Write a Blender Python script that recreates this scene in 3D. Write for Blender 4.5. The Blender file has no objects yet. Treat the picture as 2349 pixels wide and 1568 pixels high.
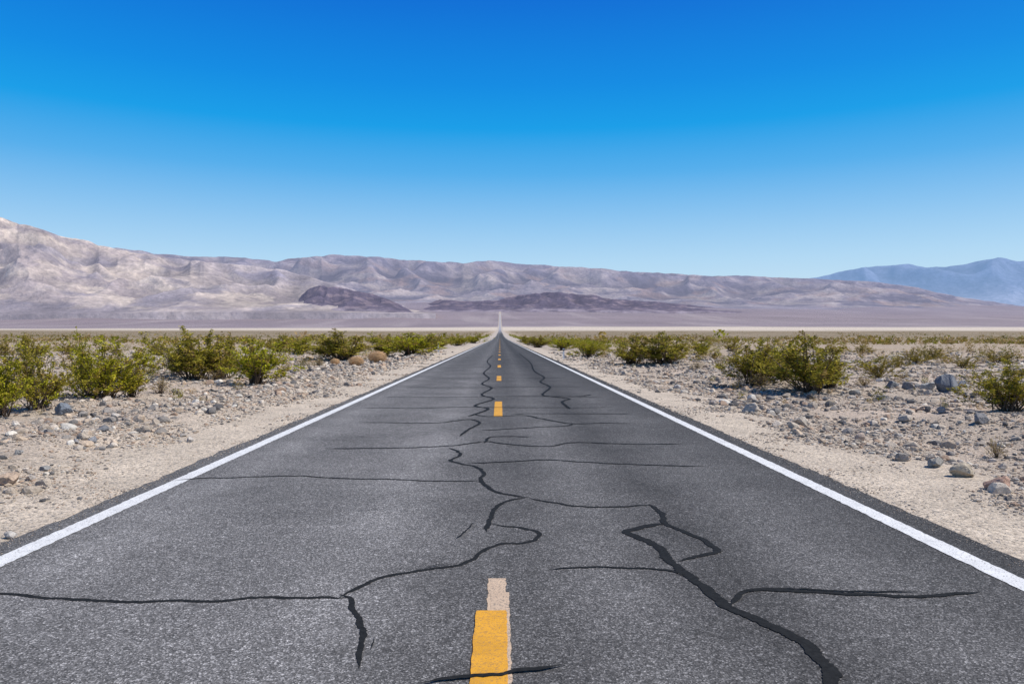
import bpy, bmesh, math, random
import numpy as np
from mathutils import Vector
rng = np.random.default_rng(7)
random.seed(7)
scene = bpy.context.scene
H = 1.65          # eye height
F = 1696.0
def gp(u, v):     # image pixel coordinates -> ground metres
    k = H/(v-771.0)
    return ((u-1147.0)*k, F*k)

# ------------------------------------------------------------ noise
def _h(ix, iy, seed):
    n = (ix.astype(np.int64)*374761393 + iy.astype(np.int64)*668265263 + seed*1442695041) & 0xFFFFFFFF
    n = ((n ^ (n >> 13))*1274126177) & 0xFFFFFFFF
    n = (n ^ (n >> 16)) & 0xFFFFFFFF
    n = (n*2246822519) & 0xFFFFFFFF
    n = n ^ (n >> 15)
    return n/4294967295.0
def vn(x, y, seed=0):
    ang = math.pi*2
    xi = np.floor(x); yi = np.floor(y); fx = x-xi; fy = y-yi
    ux = fx*fx*fx*(fx*(fx*6-15)+10); uy = fy*fy*fy*(fy*(fy*6-15)+10)
    def g(dx, dy):
        a = _h(xi+dx, yi+dy, seed)*ang
        return np.cos(a)*(fx-dx)+np.sin(a)*(fy-dy)
    a = g(0,0)*(1-ux)+g(1,0)*ux
    b = g(0,1)*(1-ux)+g(1,1)*ux
    return (a*(1-uy)+b*uy)*1.4
def fbm(x, y, o=5, seed=0, gain=0.5):
    s = 0; a = 1; t = 0
    for i in range(o):
        s = s+a*vn(x*2**i+17.3*i, y*2**i-9.1*i, seed+i); t += a; a *= gain
    return s/t*1.3
def ridged(x, y, o=6, seed=0, gain=0.5):
    s = 0; a = 1; t = 0; w = 1
    for i in range(o):
        n = 1-np.abs(vn(x*2**i+31.7*i, y*2**i+5.3*i, seed+i))*1.6
        n = np.clip(n,0,1)**1.5
        s = s+a*n*w; w = np.clip(n*1.5, 0.3, 1); t += a; a *= gain
    return s/t
def sst(a, b, x):
    t = np.clip((x-a)/(b-a), 0, 1); return t*t*(3-2*t)

# ------------------------------------------------------------ mesh helper
def make_mesh(name, verts, faces, cols=None, mat=None, smooth=False):
    me = bpy.data.meshes.new(name)
    verts = np.asarray(verts, dtype=np.float32); faces = np.asarray(faces, dtype=np.int32)
    k = faces.shape[1]; nf = faces.shape[0]
    me.vertices.add(len(verts)); me.vertices.foreach_set('co', verts.ravel())
    me.loops.add(nf*k); me.loops.foreach_set('vertex_index', faces.ravel())
    me.polygons.add(nf); me.polygons.foreach_set('loop_start', np.arange(0, nf*k, k, dtype=np.int32))
    me.polygons.foreach_set('use_smooth', np.full(nf, smooth, dtype=bool))
    if cols is not None:
        at = me.attributes.new('Col', 'FLOAT_COLOR', 'POINT')
        c = np.ones((len(verts), 4), dtype=np.float32); c[:, :3] = cols
        at.data.foreach_set('color', c.ravel())
    me.update(calc_edges=True); me.validate()
    if mat: me.materials.append(mat)
    return me
def add_obj(name, me, parent=None, loc=(0,0,0)):
    ob = bpy.data.objects.new(name, me); scene.collection.objects.link(ob)
    ob.location = loc
    if parent: ob.parent = parent
    return ob
def grid_faces(nr, nc):
    i = np.arange(nr-1)[:, None]*nc+np.arange(nc-1)[None, :]
    i = i.ravel()
    return np.stack([i, i+1, i+nc+1, i+nc], 1)

# ------------------------------------------------------------ materials
def nmat(name):
    m = bpy.data.materials.new(name); m.use_nodes = True
    nt = m.node_tree; b = nt.nodes['Principled BSDF']
    b.inputs['Specular IOR Level'].default_value = 0.2
    b.inputs['Roughness'].default_value = 0.9
    return m, nt, b
def N(nt, t, **kw):
    n = nt.nodes.new(t)
    for k, v in kw.items(): setattr(n, k, v)
    return n
def mixc(nt, fac, a, b, mode='MIX'):
    n = nt.nodes.new('ShaderNodeMix'); n.data_type = 'RGBA'; n.blend_type = mode
    for idx, val in ((0, fac), (6, a), (7, b)):
        if isinstance(val, bpy.types.NodeSocket): nt.links.new(val, n.inputs[idx])
        else: n.inputs[idx].default_value = val if idx == 0 else (*val, 1)
    return n.outputs[2]
def noise(nt, vec, scale, detail=4, rough=0.55):
    n = N(nt, 'ShaderNodeTexNoise'); n.inputs['Scale'].default_value = scale
    n.inputs['Detail'].default_value = detail; n.inputs['Roughness'].default_value = rough
    nt.links.new(vec, n.inputs['Vector']); return n.outputs['Fac']
def ramp(nt, fac, pts):
    n = N(nt, 'ShaderNodeValToRGB'); e = n.color_ramp.elements
    while len(e) < len(pts): e.new(0.5)
    for i, (p, c) in enumerate(pts):
        e[i].position = p; e[i].color = (c, c, c, 1) if not isinstance(c, tuple) else (*c, 1)
    nt.links.new(fac, n.inputs[0]); return n.outputs[0]
def bump(nt, b, h, strength, dist):
    n = N(nt, 'ShaderNodeBump'); n.inputs['Strength'].default_value = strength
    n.inputs['Distance'].default_value = dist
    nt.links.new(h, n.inputs['Height']); nt.links.new(n.outputs[0], b.inputs['Normal'])
def pos(nt): return N(nt, 'ShaderNodeNewGeometry').outputs['Position']

# ground
m_ground, nt, b = nmat('desert_ground')
P = pos(nt); at = N(nt, 'ShaderNodeAttribute', attribute_name='Col').outputs['Color']
vo = N(nt, 'ShaderNodeTexVoronoi'); vo.inputs['Scale'].default_value = 19; nt.links.new(P, vo.inputs['Vector'])
vo2 = N(nt, 'ShaderNodeTexVoronoi'); vo2.inputs['Scale'].default_value = 60; nt.links.new(P, vo2.inputs['Vector'])
c = mixc(nt, 1.0, at, ramp(nt, noise(nt, P, 0.9, 6, 0.65), [(0.3, 0.80), (0.7, 1.14)]), 'MULTIPLY')
c = mixc(nt, 1.0, c, ramp(nt, noise(nt, P, 26, 4, 0.7), [(0.3, 0.60), (0.7, 1.25)]), 'MULTIPLY')
peb = ramp(nt, vo.outputs['Distance'], [(0.30, 1.0), (0.38, 0.0)])
sel = ramp(nt, noise(nt, vo.outputs['Position'], 9, 1), [(0.46, 0.0), (0.52, 1.0)])
mm = N(nt, 'ShaderNodeMath', operation='MULTIPLY'); nt.links.new(peb, mm.inputs[0]); nt.links.new(sel, mm.inputs[1])
sv = N(nt, 'ShaderNodeSeparateColor'); nt.links.new(vo.outputs['Color'], sv.inputs[0])
pc = ramp(nt, sv.outputs[0], [(0.0, (.15,.15,.16)), (0.35, (.29,.26,.23)), (0.6, (.42,.34,.27)), (1.0, (.62,.55,.47))])
pc = mixc(nt, 0.3, pc, at)
c = mixc(nt, mm.outputs[0], c, pc)
sep2 = N(nt, 'ShaderNodeSeparateColor'); nt.links.new(vo2.outputs['Color'], sep2.inputs[0])
c = mixc(nt, 1.0, c, ramp(nt, sep2.outputs[0], [(0.0, 0.50), (0.25, .92), (1.0, 1.22)]), 'MULTIPLY')
nt.links.new(c, b.inputs['Base Color'])
ad = N(nt, 'ShaderNodeMath', operation='MULTIPLY_ADD'); nt.links.new(noise(nt, P, 14, 6, 0.7), ad.inputs[0]); ad.inputs[1].default_value = 1.2
nt.links.new(mm.outputs[0], ad.inputs[2])
bump(nt, b, ad.outputs[0], 0.9, 0.03)

# mountains: rock seen through haze (air-light added to the rock colour)
def mountain_mat(name, s, haze, hcol, bstr=0.5):
    m, nt, b = nmat(name)
    P = pos(nt); at = N(nt, 'ShaderNodeAttribute', attribute_name='Col').outputs['Color']
    c = mixc(nt, 1.0, at, ramp(nt, noise(nt, P, s, 9, 0.72), [(0.3, 0.66), (0.7, 1.28)]), 'MULTIPLY')
    c = mixc(nt, 1.0, c, ramp(nt, noise(nt, P, s*4, 6, 0.75), [(0.3, 0.74), (0.7, 1.22)]), 'MULTIPLY')
    nt.links.new(c, b.inputs['Base Color']); b.inputs['Specular IOR Level'].default_value = 0
    bump(nt, b, noise(nt, P, s*1.4, 9, 0.7), bstr, 60)
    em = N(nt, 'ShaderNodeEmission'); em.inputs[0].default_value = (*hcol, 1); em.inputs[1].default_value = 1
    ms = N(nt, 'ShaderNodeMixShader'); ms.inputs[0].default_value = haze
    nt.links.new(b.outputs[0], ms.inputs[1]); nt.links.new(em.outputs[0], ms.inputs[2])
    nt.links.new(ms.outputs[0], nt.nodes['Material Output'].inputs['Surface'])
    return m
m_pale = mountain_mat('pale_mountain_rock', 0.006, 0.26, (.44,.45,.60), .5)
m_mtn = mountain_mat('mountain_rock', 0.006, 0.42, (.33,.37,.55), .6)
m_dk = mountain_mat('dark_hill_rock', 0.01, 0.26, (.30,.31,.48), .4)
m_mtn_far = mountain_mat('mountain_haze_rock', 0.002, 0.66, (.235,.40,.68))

# asphalt
m_asph, nt, b = nmat('asphalt')
P = pos(nt); sx = N(nt, 'ShaderNodeSeparateXYZ'); nt.links.new(P, sx.inputs[0])
mr = N(nt, 'ShaderNodeMapRange'); mr.inputs['From Min'].default_value = -4.2; mr.inputs['From Max'].default_value = 4.2
nt.links.new(sx.outputs['X'], mr.inputs[0])
wob = N(nt, 'ShaderNodeMath', operation='MULTIPLY_ADD'); nt.links.new(noise(nt, P, 0.5, 3), wob.inputs[0]); wob.inputs[1].default_value = 0.07
nt.links.new(mr.outputs[0], wob.inputs[2])
base = ramp(nt, wob.outputs[0], [(0.03, 0.10), (0.09, 0.135), (0.16, 0.205), (0.23, 0.155), (0.33, 0.16), (0.41, 0.20), (0.48, 0.13),
                                 (0.56, 0.10), (0.63, 0.138), (0.72, 0.074), (0.82, 0.122), (0.92, 0.088), (0.985, 0.07)])
base = mixc(nt, 1.0, base, ramp(nt, noise(nt, P, 0.6, 5, 0.6), [(0.3, 0.76), (0.7, 1.2)]), 'MULTIPLY')
base = mixc(nt, 1.0, base, ramp(nt, noise(nt, P, 6, 5, 0.7), [(0.3, 0.86), (0.7, 1.1)]), 'MULTIPLY')
v1 = N(nt, 'ShaderNodeTexVoronoi'); v1.inputs['Scale'].default_value = 120; nt.links.new(P, v1.inputs['Vector'])
s1 = N(nt, 'ShaderNodeSeparateColor'); nt.links.new(v1.outputs['Color'], s1.inputs[0])
base = mixc(nt, 1.0, base, ramp(nt, s1.outputs[0], [(0.0, 0.38), (0.45, 0.78), (0.8, 1.15), (1.0, 2.6)]), 'MULTIPLY')
v2 = N(nt, 'ShaderNodeTexVoronoi'); v2.inputs['Scale'].default_value = 45; nt.links.new(P, v2.inputs['Vector'])
s2 = N(nt, 'ShaderNodeSeparateColor'); nt.links.new(v2.outputs['Color'], s2.inputs[0])
base = mixc(nt, 1.0, base, ramp(nt, s2.outputs[1], [(0.0, 0.84), (0.85, 1.03), (1.0, 1.45)]), 'MULTIPLY')
base = mixc(nt, 1.0, base, (1.03, 0.985, 0.97), 'MULTIPLY')
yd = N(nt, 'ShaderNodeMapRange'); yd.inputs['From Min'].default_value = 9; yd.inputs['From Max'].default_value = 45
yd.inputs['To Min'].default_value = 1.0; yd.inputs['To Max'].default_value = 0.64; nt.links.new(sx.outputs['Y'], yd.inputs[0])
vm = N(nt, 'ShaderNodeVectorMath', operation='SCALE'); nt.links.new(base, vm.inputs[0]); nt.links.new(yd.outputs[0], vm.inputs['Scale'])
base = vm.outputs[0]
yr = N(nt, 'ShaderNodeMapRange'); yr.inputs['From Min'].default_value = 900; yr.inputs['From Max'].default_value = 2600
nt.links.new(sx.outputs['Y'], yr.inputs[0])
base = mixc(nt, yr.outputs[0], base, (0.34, 0.33, 0.36))  # far road paler: its distant reflection is put into the base colour
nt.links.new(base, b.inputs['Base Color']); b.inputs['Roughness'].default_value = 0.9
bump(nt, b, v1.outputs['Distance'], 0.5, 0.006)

def paint(name, col, wear, wcol=(0.1,0.1,0.1)):
    m, nt, b = nmat(name); P = pos(nt)
    f = ramp(nt, noise(nt, P, 70, 5, 0.75), [(wear, 1.0), (wear+0.06, 0.0)])
    c = mixc(nt, 1.0, col, ramp(nt, noise(nt, P, 5, 6, 0.7), [(0.3, 0.8), (0.7, 1.08)]), 'MULTIPLY')
    c = mixc(nt, 1.0, c, ramp(nt, noise(nt, P, 150, 3, 0.7), [(0.3, 0.82), (0.7, 1.1)]), 'MULTIPLY')
    c = mixc(nt, f, c, wcol)
    nt.links.new(c, b.inputs['Base Color']); b.inputs['Roughness'].default_value = 0.7
    bump(nt, b, noise(nt, P, 120, 3), 0.4, 0.004)
    return m
m_white = paint('white_road_paint', (0.76, 0.75, 0.74), 0.38)
m_yellow = paint('yellow_road_paint', (0.74, 0.36, 0.035), 0.42, (0.42,0.22,0.06))
m_beige = paint('old_paint', (0.60, 0.44, 0.31), 0.42, (.25,.2,.16))
m_tar, nt, b = nmat('tar'); P = pos(nt)
c = ramp(nt, noise(nt, P, 30, 5, 0.7), [(0.3, 0.010), (0.7, 0.024)])
nt.links.new(c, b.inputs['Base Color']); b.inputs['Roughness'].default_value = 0.8; b.inputs['Specular IOR Level'].default_value = 0.1
def attr_mat(name, s=12, lo=.8, hi=1.15, rough=.9, trans=0):
    m, nt, b = nmat(name); P = pos(nt)
    at = N(nt, 'ShaderNodeAttribute', attribute_name='Col').outputs['Color']
    c = mixc(nt, 1.0, at, ramp(nt, noise(nt, P, s, 5, 0.7), [(0.3, lo), (0.7, hi)]), 'MULTIPLY')
    nt.links.new(c, b.inputs['Base Color']); b.inputs['Roughness'].default_value = rough
    if trans:
        b.inputs['Specular IOR Level'].default_value = 0.06
        t = N(nt, 'ShaderNodeBsdfTranslucent'); nt.links.new(c, t.inputs[0])
        ms = N(nt, 'ShaderNodeMixShader'); ms.inputs[0].default_value = trans
        nt.links.new(b.outputs[0], ms.inputs[1]); nt.links.new(t.outputs[0], ms.inputs[2])
        nt.links.new(ms.outputs[0], nt.nodes['Material Output'].inputs['Surface'])
    else:
        b.inputs['Specular IOR Level'].default_value = 0.08
        bump(nt, b, noise(nt, P, s*2, 5, .7), 0.6, 0.03)
    return m
m_stone = attr_mat('stone', 25, .7, 1.2)
m_leaf = attr_mat('creosote_leaf', 3, .75, 1.25, .7, 0.25)
m_post, nt, b = nmat('white_plastic'); b.inputs['Base Color'].default_value = (.7,.7,.7,1)
m_dark, nt, b = nmat('dark_band'); b.inputs['Base Color'].default_value = (.04,.04,.045,1)

# ------------------------------------------------------------ terrain
EL, ER = -3.98, 3.84
YT = np.array([-100, 0, 300, 500, 700, 1000, 1500, 2000, 2700, 3600, 4500, 5300, 6200, 7200, 8200, 10000, 13000, 30000.])
ZT = np.array([0, 0, 0, 0.5, 1.8, 4.6, 9.5, 15.5, 28, 46, 75, 118, 180, 262, 345, 470, 500, 500.])
_yy = np.linspace(-100, 20000, 8041); _zz = np.interp(_yy, YT, ZT)
ker = np.ones(121)/121; _zs = np.convolve(np.pad(_zz, 60, mode='edge'), ker, 'valid')
_zs = _zs*sst(150, 500, _yy)
def zbase(y): return np.interp(y, _yy, _zs)
def zground(x, y):
    x = np.asarray(x, float); y = np.asarray(y, float)
    d = np.maximum(np.maximum(EL-x, x-ER), 0)
    ins = (x > EL+0.05) & (x < ER-0.05)
    s = sst(0.3, 4, d)
    n = 0.14*fbm(x/3.3, y/3.3, 4, 3)+0.07*fbm(x/0.8, y/0.8, 3, 5)
    big = 0.35*fbm(x/35, y/35, 3, 9)*sst(6, 60, d)*sst(20, 120, y)
    left = np.where(x < 0, 0.15*np.exp(-((d-2.6)/1.0)**2), -0.18*np.exp(-((d-4.0)/2.0)**2))
    far = sst(300, 2500, y)*6*fbm(x/900, y/900, 3, 21)*sst(30, 900, d)*(1-sst(1500,1900,y)*(1-sst(3600,4200,y)))
    fan = sst(4200, 7500, y)*(45*fbm(x/1500, y/2500, 4, 33)-0.012*np.maximum(np.abs(x+300)-1500, 0))*sst(60, 1200, d)
    z = zbase(y)+s*n+big+left*sst(0.2, 1.0, d)*(1-sst(60,200,y))+far+fan-0.02
    return np.where(ins, zbase(y)-0.06, z)

def geo(a, bnd, r):
    o = [a]
    while o[-1] < bnd: o.append(o[-1]*r)
    return np.array(o)
ge = geo(0.12, 16000, 1.03)
xs = np.concatenate([EL-ge[::-1], [EL, EL+0.1, -2, 0, 2, ER-0.1, ER], ER+ge])
yr_ = geo(1.5, 14000, 1.019)
ys = np.concatenate([[-60, -30, -15, -8, -4, -2, 0, 0.7], yr_])
X, Y = np.meshgrid(xs, ys)
Z = zground(X, Y)
d = np.maximum(np.maximum(EL-X, X-ER), 0)
def C(*c): return np.array(c)
def lerp(a, bb, t): return a*(1-t[..., None])+bb*t[..., None]
sand = C(.62,.515,.405); rocky = C(.49,.40,.315); brown = C(.42,.31,.20); playa = C(.64,.54,.44)
fanc = C(.265,.215,.235); scrub = C(.22,.165,.09)
col = np.broadcast_to(sand, X.shape+(3,)).copy()
k = sst(0.6, 3.0, d+0.9*fbm(X/1.3, Y/2.5, 4, 40))
col = lerp(col, rocky, k)
k = sst(0.0, 0.45, fbm(X/5, Y/5, 5, 41))*sst(2, 5, d)
col = lerp(col, C(.60,.475,.375), k*0.8)
k = sst(20, 110, Y)*sst(4, 12, d)
col = lerp(col, brown, k*(0.6+0.4*fbm(X/9, Y/25, 3, 42)).clip(0,1))
k = sst(130, 600, Y)*sst(10, 30, d)
col = lerp(col, scrub, k*(0.8+0.5*fbm(X/60, Y/120, 4, 43)).clip(0,1))
far_edge = 3500+350*fbm(X/2500, Y*0+1, 3, 44)-np.clip(-X, 0, 3000)*0.35
near_edge = 2250+260*fbm(X/900, Y*0+3, 3, 45)+np.clip(-X,0,3000)*0.1
k = sst(-500, 200, Y-near_edge)
col = lerp(col, playa*(1+0.12*fbm(X/500,Y/200,3,4))[..., None], k)
k = sst(-120, 250, Y-far_edge+150*fbm(X/300, Y/100, 3, 49))
fv = fbm(X/700, Y/500, 5, 46)
fcol = fanc*(1+0.25*fv[..., None])
fcol = lerp(fcol, C(.38,.32,.325), sst(0.0, 0.5, fbm(X/250+Y/2600, Y/2400, 5, 47))*0.7)
fcol = lerp(fcol, C(.26,.235,.30), sst(5500, 8500, Y)*0.5)  # bluish with distance, aerial haze mixed into the fan colour
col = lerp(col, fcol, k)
k = (1-sst(2.5, 9, d))*sst(40, 300, Y)
col = lerp(col, C(.52,.44,.37), k)
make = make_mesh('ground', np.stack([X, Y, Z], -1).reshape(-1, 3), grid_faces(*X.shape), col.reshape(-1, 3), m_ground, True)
add_obj('ground', make)

# ------------------------------------------------------------ road
ry = np.concatenate([np.arange(-20, 60, 0.12), ys[(ys > 60) & (ys < 6400)]])
rz = zbase(ry)+0.0001*np.maximum(ry-200, 0)
jl = 0.07*fbm(ry/0.35, ry*0+2, 4, 51)+0.05*fbm(ry/3, ry*0, 2, 52)
jr = 0.07*fbm(ry/0.35, ry*0+8, 4, 53)+0.05*fbm(ry/3, ry*0+3, 2, 54)
cols_x = [EL+jl-0.05, EL+jl, -1.9+0*ry, 0*ry, 1.9+0*ry, ER+jr, ER+jr+0.05]
zo = [-0.07, 0, 0, 0, 0, 0, -0.07]
V = np.stack([np.stack([cx, ry, rz+z0], -1) for cx, z0 in zip(cols_x, zo)], 1)
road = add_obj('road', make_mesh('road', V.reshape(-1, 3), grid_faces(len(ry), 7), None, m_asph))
def strip(name, x0, x1, ya, yb, z, mat, jit=0.004, step=0.03, parent=None):
    yv = np.arange(ya, yb+step*0.5, step) if yb-ya < 100 else np.concatenate([np.arange(ya, 60, step), geo(60, yb, 1.03)])
    zz = zbase(yv)+0.0001*np.maximum(yv-200, 0)+z*(1+np.maximum(yv-20,0)*0.02)
    s = rng.integers(1, 9999)
    a = x0+jit*fbm(yv/0.08, yv*0+.3, 3, int(s)); c = x1+jit*fbm(yv/0.08, yv*0+.7, 3, int(s)+5)
    V = np.stack([np.stack([a, yv, zz], -1), np.stack([c, yv, zz], -1)], 1)
    return add_obj(name, make_mesh(name, V.reshape(-1, 3), grid_faces(len(yv), 2), None, mat), parent)
strip('edge_line', -3.745, -3.575, -15, 900, 0.004, m_white, 0.014, 0.04, road)
strip('edge_line_2', 3.385, 3.555, -15, 900, 0.004, m_white, 0.014, 0.04, road)
cx = -0.035
strip('centre_dash_old', cx-0.045, cx+0.075, 4.2, 5.03, 0.003, m_beige, 0.01, 0.01, road)
strip('centre_dash_old_2', cx-0.02, cx+0.092, 1.3, 4.75, 0.0045, m_beige, 0.008, 0.01, road)
strip('centre_dash_1', cx-0.11, cx+0.074, 1.3, 4.43, 0.007, m_yellow, 0.006, 0.01, road)
dash = [(15.2, 18.7), (27.4, 30.7), (39.0, 42.2), (51.2, 54.4)]
y = 63.4
while y < 420: dash.append((y, y+3.4)); y += 12.3
for i, (a, c_) in enumerate(dash):
    strip('centre_dash_%d' % (i+2), cx-0.095, cx+0.085, a, c_, 0.004, m_yellow, 0.008, 0.05, road)

# tar crack seal
tars = [
 (.036, [(-260,1350),(-120,1352),(0,1356),(60,1360),(150,1370),(300,1376),(450,1375),(600,1370),(700,1367),(785,1370),(800,1366)]),
 (.040, [(780,1366),(830,1345),(870,1325),(930,1312),(1000,1303),(1060,1295),(1085,1283),(1105,1265),(1140,1250),(1200,1245),(1230,1236),(1234,1222),(1205,1213),(1160,1208),(1128,1203)]),
 (.045, [(1116,1220),(1124,1190),(1140,1162),(1170,1148),(1214,1141)]),
 (.036, [(780,1362),(805,1375),(810,1395),(825,1425),(834,1450),(828,1480),(824,1510),(828,1530)]),
 (.016, [(858,1460),(850,1490)]),
 (.040, [(1214,1143),(1290,1158),(1350,1163),(1420,1163),(1500,1160)]),
 (.050, [(1214,1142),(1150,1132),(1115,1115),(1103,1100),(1110,1085),(1090,1070),(1050,1062),(1033,1055),(1055,1045),(1050,1035),(1030,1027)]),
 (.034, [(1103,1103),(1000,1103),(900,1099),(780,1096),(700,1091),(600,1091),(520,1094),(465,1095),(400,1100)]),
 (.052, [(1490,1158),(1520,1180),(1530,1205),(1580,1225),(1630,1250),(1647,1268),(1600,1280),(1560,1290)]),
 (.075, [(1535,1203),(1480,1210),(1440,1222),(1470,1237),(1510,1255),(1540,1290),(1590,1330),(1640,1370),(1680,1400),(1740,1425),(1820,1465),(1880,1510),(1915,1550),(1920,1600),(1890,1700),(1860,1900)]),
 (.026, [(1250,1310),(1320,1304),(1400,1303),(1480,1306),(1545,1313),(1580,1325)]),
 (.042, [(1680,1400),(1692,1375),(1730,1357),(1800,1358),(1900,1366),(2000,1370),(2100,1374),(2200,1370),(2262,1365)]),
 (.022, [(1700,1362),(1800,1354),(1950,1362),(2120,1364)]),
 (.032, [(960,1575),(1060,1558),(1150,1550),(1230,1540),(1300,1527)]),
 (.040, [(1070,1063),(1150,1060),(1250,1055),(1330,1060),(1450,1066),(1550,1070),(1620,1072)]),
 (.045, [(750,1028),(850,1028),(950,1026),(1040,1022),(1110,1013),(1150,1017),(1200,1022),(1260,1024),(1320,1015),(1400,1018),(1500,1020),(1570,1019)]),
 (.045, [(1112,1016),(1125,1003),(1170,1001),(1220,1003)]),
 (.05, [(825,968),(900,969),(1000,970),(1045,965),(1080,962),(1100,970),(1075,985),(1055,1000)]),
 (.05, [(1085,950),(1120,955),(1200,953),(1240,960),(1310,972),(1380,971),(1450,972)]),
 (.045, [(1315,972),(1300,977),(1240,980),(1150,985),(1095,988)]),
 (.055, [(830,935),(950,936),(1060,934),(1200,935),(1400,935)]),
 (.05, [(1170,950),(1250,949),(1450,950)]),
 (.06, [(880,910),(1000,911),(1200,909),(1380,911)]),
 (.07, [(930,888),(1100,889),(1250,887),(1340,888)]),
 (.07, [(975,868),(1100,868),(1300,867)]),
 (.07, [(1075,955),(1120,938),(1090,930),(1132,915),(1105,905),(1128,890),(1106,880),(1122,868),(1110,855),(1125,840),(1118,828),(1130,815)]),
 (.07, [(1308,938),(1290,922),(1306,915),(1268,910),(1245,905),(1262,888),(1240,876),(1248,865),(1225,850),(1215,830),(1190,810)]),
 (.06, [(1270,910),(1330,909),(1360,905)]),
 (.010, [(800,1175),(850,1170),(900,1168)]), (.014, [(1040,1240),(1065,1222),(1090,1198)]),
 (.025, [(925,1242),(932,1242)]), (.015, [(960,1308),(1000,1297),(1040,1296)]), (.016, [(1818,1296),(1830,1300)]),
 (.010, [(1760,1470),(1785,1474)]), (.010,[(1330,1523),(1365,1512)]), (.015,[(790,1387),(765,1389)]), (.012,[(820,1378),(840,1372)]),
]
tv = []; tf = []; base_i = 0
for ti, (w, pts) in enumerate(tars):
    W = np.array([gp(*p) for p in pts])
    n = len(W); Pp = np.vstack([2*W[0]-W[1], W, 2*W[-1]-W[-2]])
    out = []
    for i in range(n-1):
        p0, p1, p2, p3 = Pp[i:i+4]
        L = np.linalg.norm(p2-p1); m = max(3, int(L/0.015)) if W[0][1] < 9 else max(3, int(L/0.05))
        for t in np.arange(m)/m:
            out.append(0.5*((2*p1)+(-p0+p2)*t+(2*p0-5*p1+4*p2-p3)*t*t+(-p0+3*p1-3*p2+p3)*t**3))
    out.append(W[-1]); O = np.array(out)
    s = np.concatenate([[0], np.cumsum(np.linalg.norm(np.diff(O, axis=0), axis=1))])
    O[:, 0] += 0.025*fbm(s/0.2, s*0+ti, 4, 60+ti); O[:, 1] += 0.04*fbm(s/0.25, s*0+ti+.5, 4, 160+ti)
    T = np.gradient(O, axis=0); T /= np.linalg.norm(T, axis=1)[:, None]+1e-9
    Nn = np.stack([-T[:, 1], T[:, 0]], -1)
    ends = np.clip(np.minimum(s, s[-1]-s)/0.15, 0.15, 1)
    wl = w*0.5*ends*(1+0.6*fbm(s/0.15, s*0+.2, 4, 260+ti)+0.3*fbm(s/0.03, s*0, 2, 300+ti)).clip(.3, 2)
    wr = w*0.5*ends*(1+0.6*fbm(s/0.15, s*0+.9, 4, 360+ti)+0.3*fbm(s/0.03, s*0, 2, 400+ti)).clip(.3, 2)
    A = O+Nn*wl[:, None]; Bq = O-Nn*wr[:, None]
    A[:, 0] = A[:, 0].clip(EL+.1, ER-.1); Bq[:, 0] = Bq[:, 0].clip(EL+.1, ER-.1)
    zt = 0.0085+0.0002*ti if W[0][1] < 9 and ti == 13 else 0.003+0.00025*ti+0.0001*max(W[0][1]-12, 0)
    V = np.stack([np.column_stack([A, np.full(len(A), zt)]), np.column_stack([Bq, np.full(len(A), zt)])], 1).reshape(-1, 3)
    tv.append(V); tf.append(grid_faces(len(O), 2)+base_i); base_i += len(V)
add_obj('crack_sealant', make_mesh('crack_sealant', np.vstack(tv), np.vstack(tf), None, m_tar), road)

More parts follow.
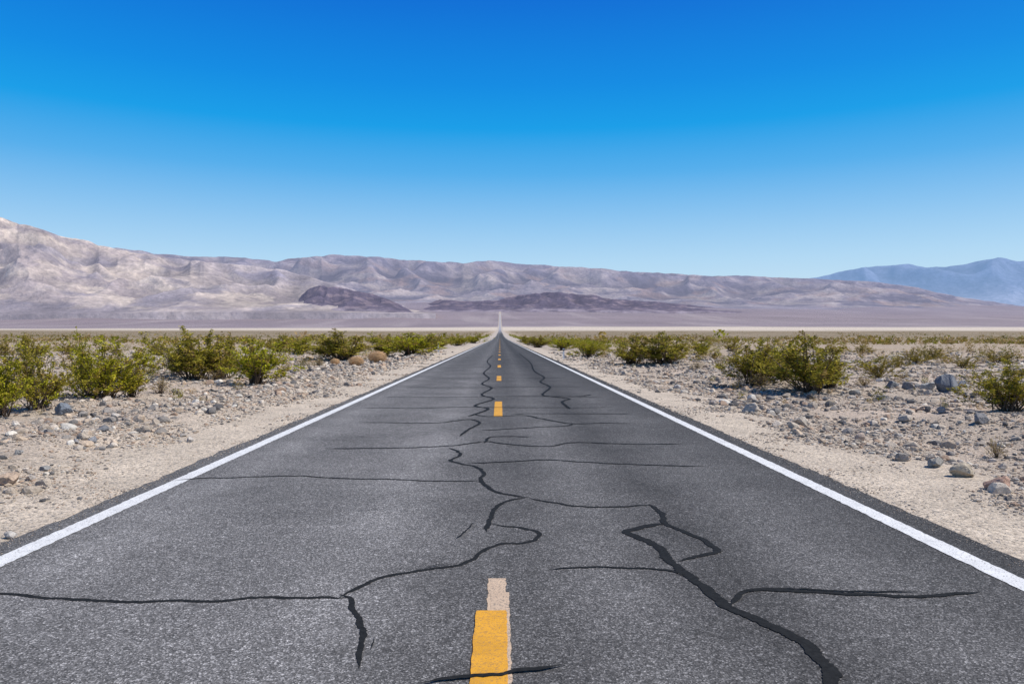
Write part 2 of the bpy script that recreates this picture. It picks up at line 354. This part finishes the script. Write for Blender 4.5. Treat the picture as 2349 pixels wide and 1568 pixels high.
# ------------------------------------------------------------ mountains
def blur(A, k, axis):
    p = [(0, 0), (0, 0)]; p[axis] = (k//2, k//2)
    B = np.pad(A, p, mode='edge'); cs = np.cumsum(B, axis=axis)
    cs = np.concatenate([np.zeros_like(np.take(cs, [0], axis=axis)), cs], axis=axis)
    n = A.shape[axis]
    return (np.take(cs, np.arange(k, k+n), axis=axis)-np.take(cs, np.arange(0, n), axis=axis))/k
def mountain(name, u0, u1, nu, y0, y1, ny, table, basev, seed, colfn, mat, ridge=0.5, scale=1400., warp=0.3, peak=0.8, pw=1.3, win=61, fix=0.7, soft=7):
    us = np.linspace(u0, u1, nu); ts = np.linspace(0, 1.12, ny)
    U, T = np.meshgrid(us, ts)
    Yk = y0+(y1-y0)*T
    Xk = (U-1147)/F*Yk
    tu, tvv = zip(*table)
    ev = np.interp(U, tu, tvv)+2.2*fbm(U/35, U*0, 4, seed+3)
    bv = np.interp(U, [p[0] for p in basev], [p[1] for p in basev])
    wx = Xk+warp*scale*fbm(Xk/scale/1.3, Yk/scale/1.3, 4, seed+50)
    wy = Yk+warp*scale*fbm(Xk/scale/1.3+9, Yk/scale/1.3, 4, seed+70)
    R = ridged(wx/scale, wy/scale*0.8, 7, seed, 0.46)
    R = (R-0.15)/0.6
    Bd = 0.5+0.7*fbm(wx/scale/1.8, wy/scale/1.3, 3, seed+90)
    tp = np.clip(T/peak, 0, 1)
    prof = tp**pw
    back = 1-sst(1.0, 1.12, T)*0.8
    A = prof*(1-ridge)+ridge*(0.5*R+0.5*Bd)*tp**0.8
    # weathered, rounded crests high up; crisper spurs low down
    As = blur(blur(blur(A, soft*2+1, 1), soft*2+1, 1), soft, 0)
    kk = sst(0.25, 0.75, T)
    A = (A*(1-kk)+As*kk)*back
    mx = A.max(axis=0); mxs = mx
    for _ in range(2):
        pad = np.pad(mxs, win//2, mode='edge'); mxs = np.convolve(pad, np.ones(win)/win, 'valid')
    Hm = A/(mxs[None, :]*1.02)
    mh = mx/(mxs*1.02)
    Hm = Hm*(1+(1/mh[None, :]-1)*fix*sst(0.1, 0.9, Hm/mh[None, :]))
    Hm = np.maximum(Hm, -0.05)
    ang = (771-bv)/F+((bv-ev)/F)*Hm
    Zk = H+Yk*ang
    Zk = np.where(T < 0.02, Zk-60, Zk)
    cc = colfn(Xk, Yk, Zk, Hm, R, U)
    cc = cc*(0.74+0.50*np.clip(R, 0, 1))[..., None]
    me = make_mesh(name, np.stack([Xk, Yk, Zk], -1).reshape(-1, 3), grid_faces(ny, nu), cc.reshape(-1, 3), mat, True)
    return add_obj(name, me)
def c_left(X, Y, Z, Hm, R, U):
    c = np.broadcast_to(C(.42,.345,.305), X.shape+(3,)).copy()
    st = fbm(Z/130+X/900+1.6*fbm(X/500, Y/500, 5, 5), X/1400+Y/1500, 6, 71)
    c = lerp(c, C(.60,.495,.41), sst(0.03, 0.3, st)*0.9)
    c = lerp(c, C(.28,.23,.23), sst(-0.03, -0.35, st)*0.8)
    n = fbm(X/800, Y/800+Z/400, 6, 72)
    c = lerp(c, C(.19,.17,.205), sst(0.05, 0.35, n)*0.8)
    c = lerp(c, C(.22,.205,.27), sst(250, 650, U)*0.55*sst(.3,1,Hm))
    c = lerp(c, C(.31,.26,.275), sst(0.14, 0.0, Hm)*0.85)
    return c
def c_main(X, Y, Z, Hm, R, U):
    c = np.broadcast_to(C(.25,.205,.22), X.shape+(3,)).copy()
    n = fbm(X/900+.8*fbm(X/500,Y/500,3,81), Y/900+Z/500, 6, 82)
    c = lerp(c, C(.42,.345,.31), sst(0.0, 0.3, n)*0.85)
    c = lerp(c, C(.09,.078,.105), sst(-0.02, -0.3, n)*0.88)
    n2 = fbm(X/600, Z/260+Y/900, 5, 84)
    c = lerp(c, C(.33,.21,.16), sst(0.1, 0.4, n2)*0.55)
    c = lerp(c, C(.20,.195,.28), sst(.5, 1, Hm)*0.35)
    c = lerp(c, C(.26,.22,.25), sst(0.2, 0.02, Hm)*0.9)
    return c
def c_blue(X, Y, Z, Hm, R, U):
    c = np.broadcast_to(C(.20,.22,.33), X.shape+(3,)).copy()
    return lerp(c, C(.45,.42,.48), sst(0.65, 0.0, Hm))  # haze painted into the range: bluish above, paler towards the foot
def c_dark(X, Y, Z, Hm, R, U):
    c = np.broadcast_to(C(.085,.068,.095), X.shape+(3,)).copy()
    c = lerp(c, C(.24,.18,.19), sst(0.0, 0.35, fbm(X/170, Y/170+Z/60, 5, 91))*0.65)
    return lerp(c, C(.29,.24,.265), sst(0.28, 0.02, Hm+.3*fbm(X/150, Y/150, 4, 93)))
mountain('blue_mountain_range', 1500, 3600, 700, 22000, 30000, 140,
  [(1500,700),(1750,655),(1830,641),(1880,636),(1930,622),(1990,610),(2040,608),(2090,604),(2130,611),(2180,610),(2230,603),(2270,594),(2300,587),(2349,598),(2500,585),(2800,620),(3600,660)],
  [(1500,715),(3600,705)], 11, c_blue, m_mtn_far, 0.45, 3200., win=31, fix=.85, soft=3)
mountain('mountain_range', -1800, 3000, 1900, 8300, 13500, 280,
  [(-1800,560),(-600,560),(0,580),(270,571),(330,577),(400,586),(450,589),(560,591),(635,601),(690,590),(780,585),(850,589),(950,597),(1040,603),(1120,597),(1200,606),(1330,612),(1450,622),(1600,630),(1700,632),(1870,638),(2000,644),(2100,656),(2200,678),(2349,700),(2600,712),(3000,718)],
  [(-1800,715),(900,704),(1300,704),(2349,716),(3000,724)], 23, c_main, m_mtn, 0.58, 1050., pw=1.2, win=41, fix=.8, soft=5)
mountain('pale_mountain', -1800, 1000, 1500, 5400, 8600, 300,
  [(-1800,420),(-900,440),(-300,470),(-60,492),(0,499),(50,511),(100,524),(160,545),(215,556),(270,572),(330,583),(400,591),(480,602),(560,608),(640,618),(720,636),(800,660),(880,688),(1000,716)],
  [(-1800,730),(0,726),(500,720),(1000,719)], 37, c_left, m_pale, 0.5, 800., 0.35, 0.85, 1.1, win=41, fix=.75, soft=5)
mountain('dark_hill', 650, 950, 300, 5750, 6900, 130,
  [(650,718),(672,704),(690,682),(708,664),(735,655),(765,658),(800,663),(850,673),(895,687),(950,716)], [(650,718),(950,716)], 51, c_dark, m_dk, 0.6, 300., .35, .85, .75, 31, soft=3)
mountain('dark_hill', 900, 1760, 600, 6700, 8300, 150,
  [(900,716),(970,702),(1010,687),(1080,691),(1140,688),(1190,677),(1260,669),(1300,672),(1360,677),(1420,687),(1500,691),(1560,697),(1640,705),(1760,715)], [(900,716),(1760,716)], 57, c_dark, m_dk, 0.65, 340., .35, .85, .75, 31, soft=3)

# ------------------------------------------------------------ rocks
def ico(sub):
    bm = bmesh.new(); bmesh.ops.create_icosphere(bm, subdivisions=sub, radius=1)
    v = np.array([p.co[:] for p in bm.verts]); f = np.array([[q.index for q in p.verts] for p in bm.faces]); bm.free(); return v, f
def rock(sub, seed, ncut=9, rough=0.05):
    r = np.random.default_rng(seed); v, f = ico(sub)
    for i in range(ncut):
        n = r.normal(size=3); n /= np.linalg.norm(n); dd = r.uniform(.5, .85)
        v = v-n[None]*np.maximum(v@n-dd, 0)[:, None]
    v += rough*np.stack([fbm(v[:, 0]*2+v[:, 2]+k*5, v[:, 1]*2-v[:, 2]+seed, 4, seed+k) for k in range(3)], -1)
    v *= np.array([1, r.uniform(.65, .95), r.uniform(.55, .8)])
    return v, f
PAL = np.array([[.46,.385,.31],[.29,.26,.235],[.185,.17,.16],[.56,.48,.40],[.40,.285,.21],[.66,.60,.52],[.11,.105,.105],[.52,.41,.31]])
def scatter(name, templ, px, py, sz, sink, prob, mat=m_stone, zf=None):
    vs = []; fs = []; cs = []; off = 0
    which = rng.integers(0, len(templ), len(px)); pz = (zf or zground)(px, py)
    for ti, (v, f) in enumerate(templ):
        I = np.where(which == ti)[0]
        if len(I) == 0: continue
        a = rng.uniform(0, 2*np.pi, len(I)); ca, sa = np.cos(a), np.sin(a)
        x = v[None, :, 0]*ca[:, None]-v[None, :, 1]*sa[:, None]; y = v[None, :, 0]*sa[:, None]+v[None, :, 1]*ca[:, None]
        z = v[None, :, 2]*rng.uniform(.7, 1.1, len(I))[:, None]
        s = sz[I][:, None]
        w = np.stack([x*s+px[I][:, None], y*s+py[I][:, None], z*s+pz[I][:, None]+sink*s], -1)
        vs.append(w.reshape(-1, 3)); fs.append((f[None]+(np.arange(len(I))*len(v))[:, None, None]+off).reshape(-1, f.shape[1])); off += len(I)*len(v)
        c = PAL[rng.choice(len(PAL), len(I), p=prob)]*rng.uniform(.8, 1.15, (len(I), 1))
        cs.append(np.repeat(c, len(v), 0))
    return add_obj(name, make_mesh(name, np.vstack(vs), np.vstack(fs), np.vstack(cs), mat))
pr = np.array([.26,.13,.12,.16,.12,.06,.06,.14]); pr /= pr.sum()
def spots(n, y0, y1, dmin, dmaxf, clus, th=-.08):
    y = np.exp(rng.uniform(np.log(y0), np.log(y1), n)); side = rng.choice([-1, 1], n)
    dd = dmin+rng.uniform(0, 1, n)**1.3*(dmaxf*y+2)
    x = np.where(side < 0, EL-dd, ER+dd)
    cl = fbm(x/2.2, y/2.2, 4, 95)*1.3+rng.normal(0, .22, n)+np.where(side < 0, .22*np.exp(-((dd-3)/2.)**2), 0)
    keep = cl > clus*(1-sst(.5, 2.0, dd))+np.where(dd > 1.2, th, 0.1)
    return x[keep], y[keep], dd[keep]
t_tiny = []
vv, ff = ico(1)
for i in range(6): t_tiny.append((vv*rng.uniform(.6, 1.1, (len(vv), 1))*np.array([1, .8, .6]), ff))
x, y, dd = spots(230000, 4.0, 60, 0.05, 0.75, 0.22, -.18)
s = (0.006+0.0011*y)*np.exp(rng.normal(0, .45, len(x)))
s = np.where(dd < 0.9, s*0.6, s)
scatter('gravel', t_tiny, x, y, s, 0.15, pr)
x, y, dd = spots(26000, 4.5, 80, 0.8, 0.75, 0.5, -.14)
s = (0.016+0.0018*y)*np.exp(rng.normal(0, .58, len(x))); s = s.clip(0, .2)
s = np.where(dd < 1.6, s*0.7, s)
t_med = [rock(2, 300+i, 8, .04) for i in range(6)]
scatter('stones', t_med, x, y, s, 0.15, pr)
n = 2600; yy = np.exp(rng.uniform(np.log(4), np.log(40), n)); sd_ = rng.choice([-1, 1], n); dd = np.abs(rng.normal(0, .10, n))
xx = np.where(sd_ < 0, EL+dd, ER-dd)
ss = 0.004+0.0005*yy*rng.uniform(.5, 1.3, n)
scatter('pavement_edge_grit', t_tiny, xx, yy, ss, 0.3, pr, zf=lambda x, y: zbase(y)+0.0*x)
def boulder(u, v, wpx, col, seed):
    x, y = gp(u, v); r = wpx*0.5*H/(v-771)
    vt, f = rock(4, seed, 12, .12); vt = vt/np.abs(vt[:, 0]).max()
    c = np.array(col)[None]*(1+0.35*fbm(vt[:, 0]*2+vt[:, 2], vt[:, 1]*2+vt[:, 2], 4, seed))[:, None]
    ob = add_obj('boulder', make_mesh('boulder', vt*r, f, c, m_stone, False))
    ob.location = (x, y+r*.5, float(zground(x, y+r*.5))+r*0.38); ob.rotation_euler[2] = seed*1.3
BL = [(143,947,50,(.21,.23,.26)),(238,1010,30,(.2,.2,.21)),(216,1026,26,(.24,.24,.25)),(18,1112,52,(.48,.36,.27)),(50,1060,26,(.28,.27,.26)),(270,960,24,(.5,.45,.4)),(75,1100,28,(.42,.37,.33)),(180,1030,20,(.35,.33,.32)),(110,1082,22,(.3,.29,.28)),
 (2318,1122,72,(.46,.30,.23)),(2228,1088,58,(.46,.39,.30)),(2165,1066,46,(.32,.30,.27)),(2080,1052,32,(.35,.31,.27)),(1843,968,46,(.40,.35,.30)),(1733,940,46,(.48,.42,.36)),(1985,1003,34,(.44,.35,.29)),
 (2195,900,72,(.19,.195,.21)),(2142,895,36,(.44,.43,.41)),(2098,893,40,(.25,.24,.24)),(2060,885,34,(.22,.22,.22)),(2225,893,30,(.52,.49,.45)),(1972,900,32,(.4,.37,.33)),(2120,886,26,(.28,.27,.26)),(1900,910,20,(.3,.29,.28)),(2040,912,34,(.42,.38,.34)),
 (1555,885,16,(.45,.42,.4)),(1640,925,18,(.4,.34,.3)),(2270,965,40,(.24,.23,.23)),(2175,940,28,(.3,.28,.27)),(30,1225,30,(.5,.46,.42)),(440,1010,18,(.5,.45,.4))]
for i, (u, v, w, c_) in enumerate(BL): boulder(u, v, w, c_, 500+i)

# ------------------------------------------------------------ creosote bushes
def bush_mesh(name, seed, nleaf, spread, green, nst=34, bare=0.0, yf=.2):
    r = np.random.default_rng(seed)
    V = []; Fq = []; Cc = []; off = 0
    tips = []
    def tube(p, rad, col):
        nonlocal off
        n = len(p); a = np.arange(4)*np.pi/2
        d = np.stack([np.cos(a), np.sin(a), 0*a], -1)
        w = p[:, None, :]+d[None]*rad[:, None, None]
        V.append(w.reshape(-1, 3)); Cc.append(np.tile(col, (n*4, 1)))
        for i in range(n-1):
            for j in range(4):
                Fq.append([off+i*4+j, off+i*4+(j+1) % 4, off+(i+1)*4+(j+1) % 4, off+(i+1)*4+j])
        off += n*4
    wood = np.array([.15,.11,.08])
    lob = r.uniform(0, 2*np.pi, 4)
    clus = r.uniform(0, 2*np.pi, 7)
    for i in range(nst):
        az = clus[r.integers(0, 7)]+r.normal(0, .3) if r.random() < .6 else r.uniform(0, 2*np.pi)
        tilt = np.abs(r.normal(0, 1))*0.35*spread+0.12; tilt = min(tilt, 1.15)
        L = r.uniform(.5, 1.05)*(1-0.12*tilt)*(1+0.16*np.cos(2*(az-lob[0])))
        t = np.linspace(0, 1, 7)
        bend = tilt*(0.55+0.75*t) if r.random() < .4 else tilt*(1.2-0.5*t)
        dz = np.cos(bend); dr = np.sin(bend)
        pts = np.zeros((7, 3)); waz = az+np.cumsum(r.normal(0, .22, 7))
        for k in range(1, 7):
            pts[k] = pts[k-1]+L/6*np.array([dr[k]*np.cos(waz[k]), dr[k]*np.sin(waz[k]), dz[k]])
        pts += np.array([r.normal(0, .05), r.normal(0, .05), -0.02])
        tube(pts, np.linspace(.009, .002, 7), wood*r.uniform(.7, 1.5))
        for j in range(r.integers(7, 12)):
            tt = r.uniform(.28, 1)**.9; k = min(int(tt*6), 5); p0 = pts[k]+(pts[k+1]-pts[k])*(tt*6-k)
            dirv = (pts[k+1]-pts[k]); dirv /= np.linalg.norm(dirv)
            dv = dirv*0.8+r.normal(0, .5, 3); dv[2] = abs(dv[2])*.9+.2; dv /= np.linalg.norm(dv)
            l2 = r.uniform(.08, .24)*(1.15-.5*tt)
            q = np.stack([p0, p0+dv*l2*.5+r.normal(0, .01, 3), p0+dv*l2+r.normal(0, .02, 3)])
            tube(q, np.array([.0035, .0025, .0012]), wood*1.2)
            if r.random() > bare: tips.append((q[0]*.6+q[1]*.4, q[2]))
    nt_ = len(tips); per = nleaf//nt_
    A = np.array([t[0] for t in tips]); B2 = np.array([t[1] for t in tips])
    ti = np.repeat(np.arange(nt_), per); tt = r.uniform(0, 1.08, len(ti))
    cen = A[ti]+(B2-A)[ti]*tt[:, None]+r.normal(0, .014, (len(ti), 3))
    n = len(cen); s = r.uniform(.008, .019, n)
    a = r.normal(size=(n, 3)); a[:, 2] = a[:, 2]*.7+.3; a /= np.linalg.norm(a, axis=1)[:, None]
    b_ = np.cross(a, r.normal(size=(n, 3))); b_ /= np.linalg.norm(b_, axis=1)[:, None]
    q = np.stack([cen-a*s[:, None], cen+b_*s[:, None]*.55, cen+a*s[:, None], cen-b_*s[:, None]*.55], 1)
    tipc = r.uniform(.6, 1.4, nt_)
    g = np.array(green)[None]*tipc[ti][:, None]*r.uniform(.75, 1.3, (n, 1))
    bt = r.random(nt_) < .14; g[bt[ti]] = np.array([.32, .22, .07])
    yel = (r.random(n) < yf); g[yel] = np.array([.52, .42, .05])*r.uniform(.8, 1.2, (yel.sum(), 1))
    V.append(q.reshape(-1, 3)); Cc.append(np.repeat(g, 4, 0))
    F1 = np.array(Fq); F2 = off+np.arange(n*4).reshape(-1, 4)
    return make_mesh(name, np.vstack(V), np.vstack([F1, F2]), np.vstack(Cc), m_leaf)
GS = [(.31,.30,.02),(.26,.225,.03),(.32,.30,.02),(.25,.22,.028),(.33,.33,.018)]
near_t = [bush_mesh('creosote_foliage', 900+i, 12000, [1.0, 1.25, 1.4, 1.1, 1.35][i], GS[i], 46) for i in range(5)]
olive_t = [bush_mesh('creosote_foliage_olive', 930+i, 7000, 1.6, (.27,.205,.04), 34, .15) for i in range(3)]
dry_t = [bush_mesh('dry_brush_foliage', 950+i, 2200, 1.7, (.46,.34,.19), 40, .3) for i in range(2)]
def bush(name, me, u, vb, w, top, rot=None):
    x, y = gp(u, vb); k = H/(vb-771)
    h = (vb-top)*k
    co = np.empty(len(me.vertices)*3, np.float32); me.vertices.foreach_get('co', co); co = co.reshape(-1, 3)
    wid = np.percentile(co[:, 0], 97)-np.percentile(co[:, 0], 3); hh = np.percentile(co[:, 2], 98.5)
    ob = add_obj(name, me); zz = float(zground(x, y))
    sxy = w*k/wid; sz = (h-zz)/hh
    ob.scale = (sxy, sxy, sz); ob.location = (x, y, zz-.01); ob.rotation_euler[2] = random.uniform(-.5,.5)+(math.pi if random.random()<.5 else 0)
    return ob
L_ = [(10,950,130,812,0),(100,936,105,808,1),(240,913,165,786,2),(205,905,70,784,0),(310,905,70,828,3),(455,868,150,765,3),(510,866,90,777,1),(415,862,70,790,2),(590,882,115,782,4),
 (85,822,60,772,1),(325,822,34,802,0),(790,826,135,764,1),(755,820,70,778,2),(880,815,80,772,0),(940,817,100,766,4),(900,805,70,770,3),(1000,800,60,768,1),(1050,793,50,768,2),(1085,787,46,768,0),
 (1740,876,140,792,3),(1865,893,160,780,1),(1800,868,110,782,2),(1910,888,80,810,0),(1450,829,90,775,1),(1520,832,130,770,3),(1350,816,75,780,2),(1235,796,56,772,3),(1210,789,40,772,1),(1290,800,50,775,4),
 (2335,945,150,840,3),(690,812,60,775,4),(640,806,70,772,1),(1610,812,60,780,0)]
for (u, v, w, t, k) in L_: bush('creosote_bush', near_t[k], u, v, w, t)
O_ = [(2020,866,74,818),(2110,836,70,800),(2222,846,50,818),(1900,815,60,790),(1980,812,60,788),(1680,805,50,780),(2300,832,80,806),(2150,826,40,800),(1640,822,30,803),(270,815,34,795),(160,812,60,782),(20,815,50,785),(375,812,50,780),(2070,845,50,818)]
for i, (u, v, w, t) in enumerate(O_): bush('creosote_bush', olive_t[i % 3], u, v, w, t)
for i, (u, v, w, t) in enumerate([(372,898,46,862),(500,870,60,838),(1745,880,50,856),(2300,1020,40,1003),(660,850,30,832),(1990,880,40,860),(730,838,34,820),(350,858,30,842),(1600,845,30,828),(2080,868,30,852)]):
    bush('dry_brush', dry_t[i % 2], u, v, w, t)
def tumble(seed):
    r = np.random.default_rng(seed); n = 5200
    a = r.normal(size=(n, 3)); a /= np.linalg.norm(a, axis=1)[:, None]; c0 = a*(r.uniform(.35, 1, n)**.5)[:, None]
    c0 *= (1+.18*fbm(a[:, 0]*2, a[:, 1]*2+a[:, 2], 3, seed))[:, None]; c0[:, 2] = c0[:, 2]*.8+.7
    t = r.normal(size=(n, 3)); t /= np.linalg.norm(t, axis=1)[:, None]; bb = np.cross(t, a); bb /= np.linalg.norm(bb, axis=1)[:, None]+1e-6
    L = r.uniform(.06, .16, n)[:, None]
    q = np.stack([c0-t*L-bb*.008, c0+t*L-bb*.008, c0+t*L+bb*.008, c0-t*L+bb*.008], 1)
    c = np.array([.72,.50,.29])[None]*r.uniform(.6, 1.2, (n, 1))
    return make_mesh('tumbleweed', q.reshape(-1, 3), np.arange(4*n).reshape(-1, 4), np.repeat(c, 4, 0), m_leaf)
tm = tumble(3)
for (u, v, w) in [(866,835,44),(818,842,36),(770,836,22)]:
    x, y = gp(u, v); r_ = w/2*H/(v-771); ob = add_obj('tumbleweed', tm, None, (x, y, float(zground(x, y)))); ob.scale = (r_, r_, r_*.8)

def clump(seed, n, ls):
    r = np.random.default_rng(seed)
    a = r.normal(size=(n, 3)); a /= np.linalg.norm(a, axis=1)[:, None]
    c0 = a*(r.uniform(.15, 1, n)**.5)[:, None]*np.array([.62, .62, .5]); c0[:, 2] = np.abs(c0[:, 2]+.35)
    c0[:, :2] *= (0.55+0.6*c0[:, 2:3])
    c0 *= (1+.5*fbm(a[:, 0]*1.8+3, a[:, 1]*1.8+a[:, 2], 3, seed))[:, None]
    t = r.normal(size=(n, 3)); t /= np.linalg.norm(t, axis=1)[:, None]; bb = np.cross(t, r.normal(size=(n, 3))); bb /= np.linalg.norm(bb, axis=1)[:, None]
    s = ls*r.uniform(.6, 1.4, (n, 1))
    q = np.stack([c0-t*s, c0+bb*s*.6, c0+t*s, c0-bb*s*.6], 1)
    return q.reshape(-1, 3), np.arange(4*n).reshape(-1, 4)
PAL_S = PAL
def scrub(name, templ, n, y0, y1, hs, power, edge, th=-.12, rng_s=.4):
    global PAL
    yy = y0*(y1/y0)**(rng.uniform(0, 1, n)**power)
    xx = rng.uniform(-1, 1, n)*(yy*0.85+12)
    dd = np.maximum(EL-xx, xx-ER)
    keep = (dd > edge) & (fbm(xx/(6+yy*.06), yy/(10+yy*.12), 3, 77)*1.3+rng.normal(0, .25, n) > th)
    xx, yy = xx[keep], yy[keep]
    PAL = np.array([[.26,.225,.03],[.20,.175,.025],[.33,.23,.06],[.38,.26,.11],[.25,.235,.025],[.46,.32,.16],[.15,.125,.03],[.30,.205,.055]])
    p = np.ones(8)/8
    scatter(name, templ, xx, yy, hs*np.exp(rng.normal(0, rng_s, len(xx))), 0, p, m_leaf)
    PAL = PAL_S
scrub('desert_scrub', [clump(70+i, 230, .042) for i in range(6)], 2900, 28, 230, .58, .62, 4.5, 0.08, .5)
scrub('distant_scrub', [clump(80+i, 26, .15) for i in range(6)], 17000, 150, 1500, 1.0, .85, 7, 0.0)
scrub('dry_grass_tufts', [clump(90+i, 160, .05) for i in range(4)], 1500, 13, 90, .2, .9, 3.0, 0.0)
def row():
    global PAL
    n = 420; yy = np.exp(rng.uniform(np.log(90), np.log(900), n)); side = rng.choice([-1, 1], n)
    dd = rng.uniform(5.5, 11, n); xx = np.where(side < 0, EL-dd, ER+dd)
    PAL = np.tile(np.array([[.25,.245,.02]]), (8, 1))
    scatter('roadside_scrub', [clump(60+i, 190, .05) for i in range(4)], xx, yy, rng.uniform(1.0, 1.8, n), 0, np.ones(8)/8, m_leaf)
    PAL = PAL_S
row()

# ------------------------------------------------------------ delineator posts
def post(u, v, top):
    x, y = gp(u, v); h = (v-top)*H/(v-771)
    bm = bmesh.new()
    prof = [(-.05, 0), (-.03, .018), (.03, .018), (.05, 0), (.03, .006), (-.03, .006)]
    lo = [bm.verts.new((a*1.3, c, -.1)) for a, c in prof]; hi = [bm.verts.new((a*1.3, c, h)) for a, c in prof]
    for i in range(6): bm.faces.new([lo[i], lo[(i+1) % 6], hi[(i+1) % 6], hi[i]])
    bm.faces.new(hi)
    me = bpy.data.meshes.new('post'); bm.to_mesh(me); bm.free(); me.materials.append(m_post)
    e = bpy.data.objects.new('delineator_post', None); scene.collection.objects.link(e); e.location = (x, y, float(zground(x, y)))
    add_obj('post_body', me, e)
    bm = bmesh.new(); bmesh.ops.create_cube(bm, size=1); bmesh.ops.scale(bm, vec=(.10, .01, .10), verts=bm.verts); bmesh.ops.bevel(bm, geom=bm.edges[:], offset=.003)
    me = bpy.data.meshes.new('reflector'); bm.to_mesh(me); bm.free(); me.materials.append(m_dark)
    add_obj('reflector', me, e, (0, -.012, h-.12))
post(1006, 810, 787); post(1293, 822, 798)

# ------------------------------------------------------------ light, sky, camera
EL_S, AZ = 54, 96   # azimuth clockwise from +Y
w = bpy.data.worlds.new('World'); scene.world = w; w.use_nodes = True; nt = w.node_tree
bg = nt.nodes['Background']; sky = nt.nodes.new('ShaderNodeTexSky'); sky.sky_type = 'NISHITA'; sky.sun_disc = False
sky.sun_elevation = math.radians(EL_S); sky.sun_rotation = math.radians(AZ); sky.altitude = 500; sky.air_density = 1; sky.dust_density = 0.3; sky.ozone_density = 3
tc = nt.nodes.new('ShaderNodeTexCoord'); sp = nt.nodes.new('ShaderNodeSeparateXYZ'); nt.links.new(tc.outputs['Generated'], sp.inputs[0])
rp = nt.nodes.new('ShaderNodeValToRGB'); nt.links.new(sp.outputs['Z'], rp.inputs[0])
e = rp.color_ramp.elements
pts = [(0.0,(.62,.78,.90)),(0.06,(.56,.76,.91)),(0.10,(.45,.70,.92)),(0.158,(.26,.56,.89)),(0.213,(.09,.435,.86)),(0.268,(.003,.35,.83)),(0.32,(0,.265,.79)),(0.414,(0,.16,.69)),(0.7,(0.01,.06,.24)),(1.0,(.01,.04,.17))]
while len(e) < len(pts): e.new(.5)
for i, (p, c) in enumerate(pts): e[i].position = p; e[i].color = (*c, 1)
sc = nt.nodes.new('ShaderNodeVectorMath'); sc.operation = 'SCALE'; sc.inputs['Scale'].default_value = 10
nt.links.new(rp.outputs[0], sc.inputs[0])
mx = nt.nodes.new('ShaderNodeMix'); mx.data_type = 'RGBA'; mx.inputs[0].default_value = 0.94
nt.links.new(sky.outputs[0], mx.inputs[6]); nt.links.new(sc.outputs[0], mx.inputs[7]); nt.links.new(mx.outputs[2], bg.inputs[0])
bg.inputs[1].default_value = 0.1
sd = bpy.data.lights.new('sun', 'SUN'); sd.energy = 5.0; sd.angle = math.radians(.53); sd.color = (1, .965, .90)
so = bpy.data.objects.new('sun', sd); scene.collection.objects.link(so)
el, az = math.radians(EL_S), math.radians(AZ)
dv = Vector((math.sin(az)*math.cos(el), math.cos(az)*math.cos(el), math.sin(el)))
so.rotation_euler = dv.to_track_quat('Z', 'Y').to_euler()
cam = bpy.data.cameras.new('camera'); co = bpy.data.objects.new('camera', cam); scene.collection.objects.link(co)
cam.lens = 26; cam.sensor_width = 36; cam.clip_start = .05; cam.clip_end = 80000
co.location = (0, 0, H); co.rotation_euler = (math.radians(90-0.44), 0, -math.atan(27.5/F))
scene.camera = co
scene.view_settings.view_transform = 'Standard'; scene.view_settings.look = 'None'; scene.view_settings.exposure = 0
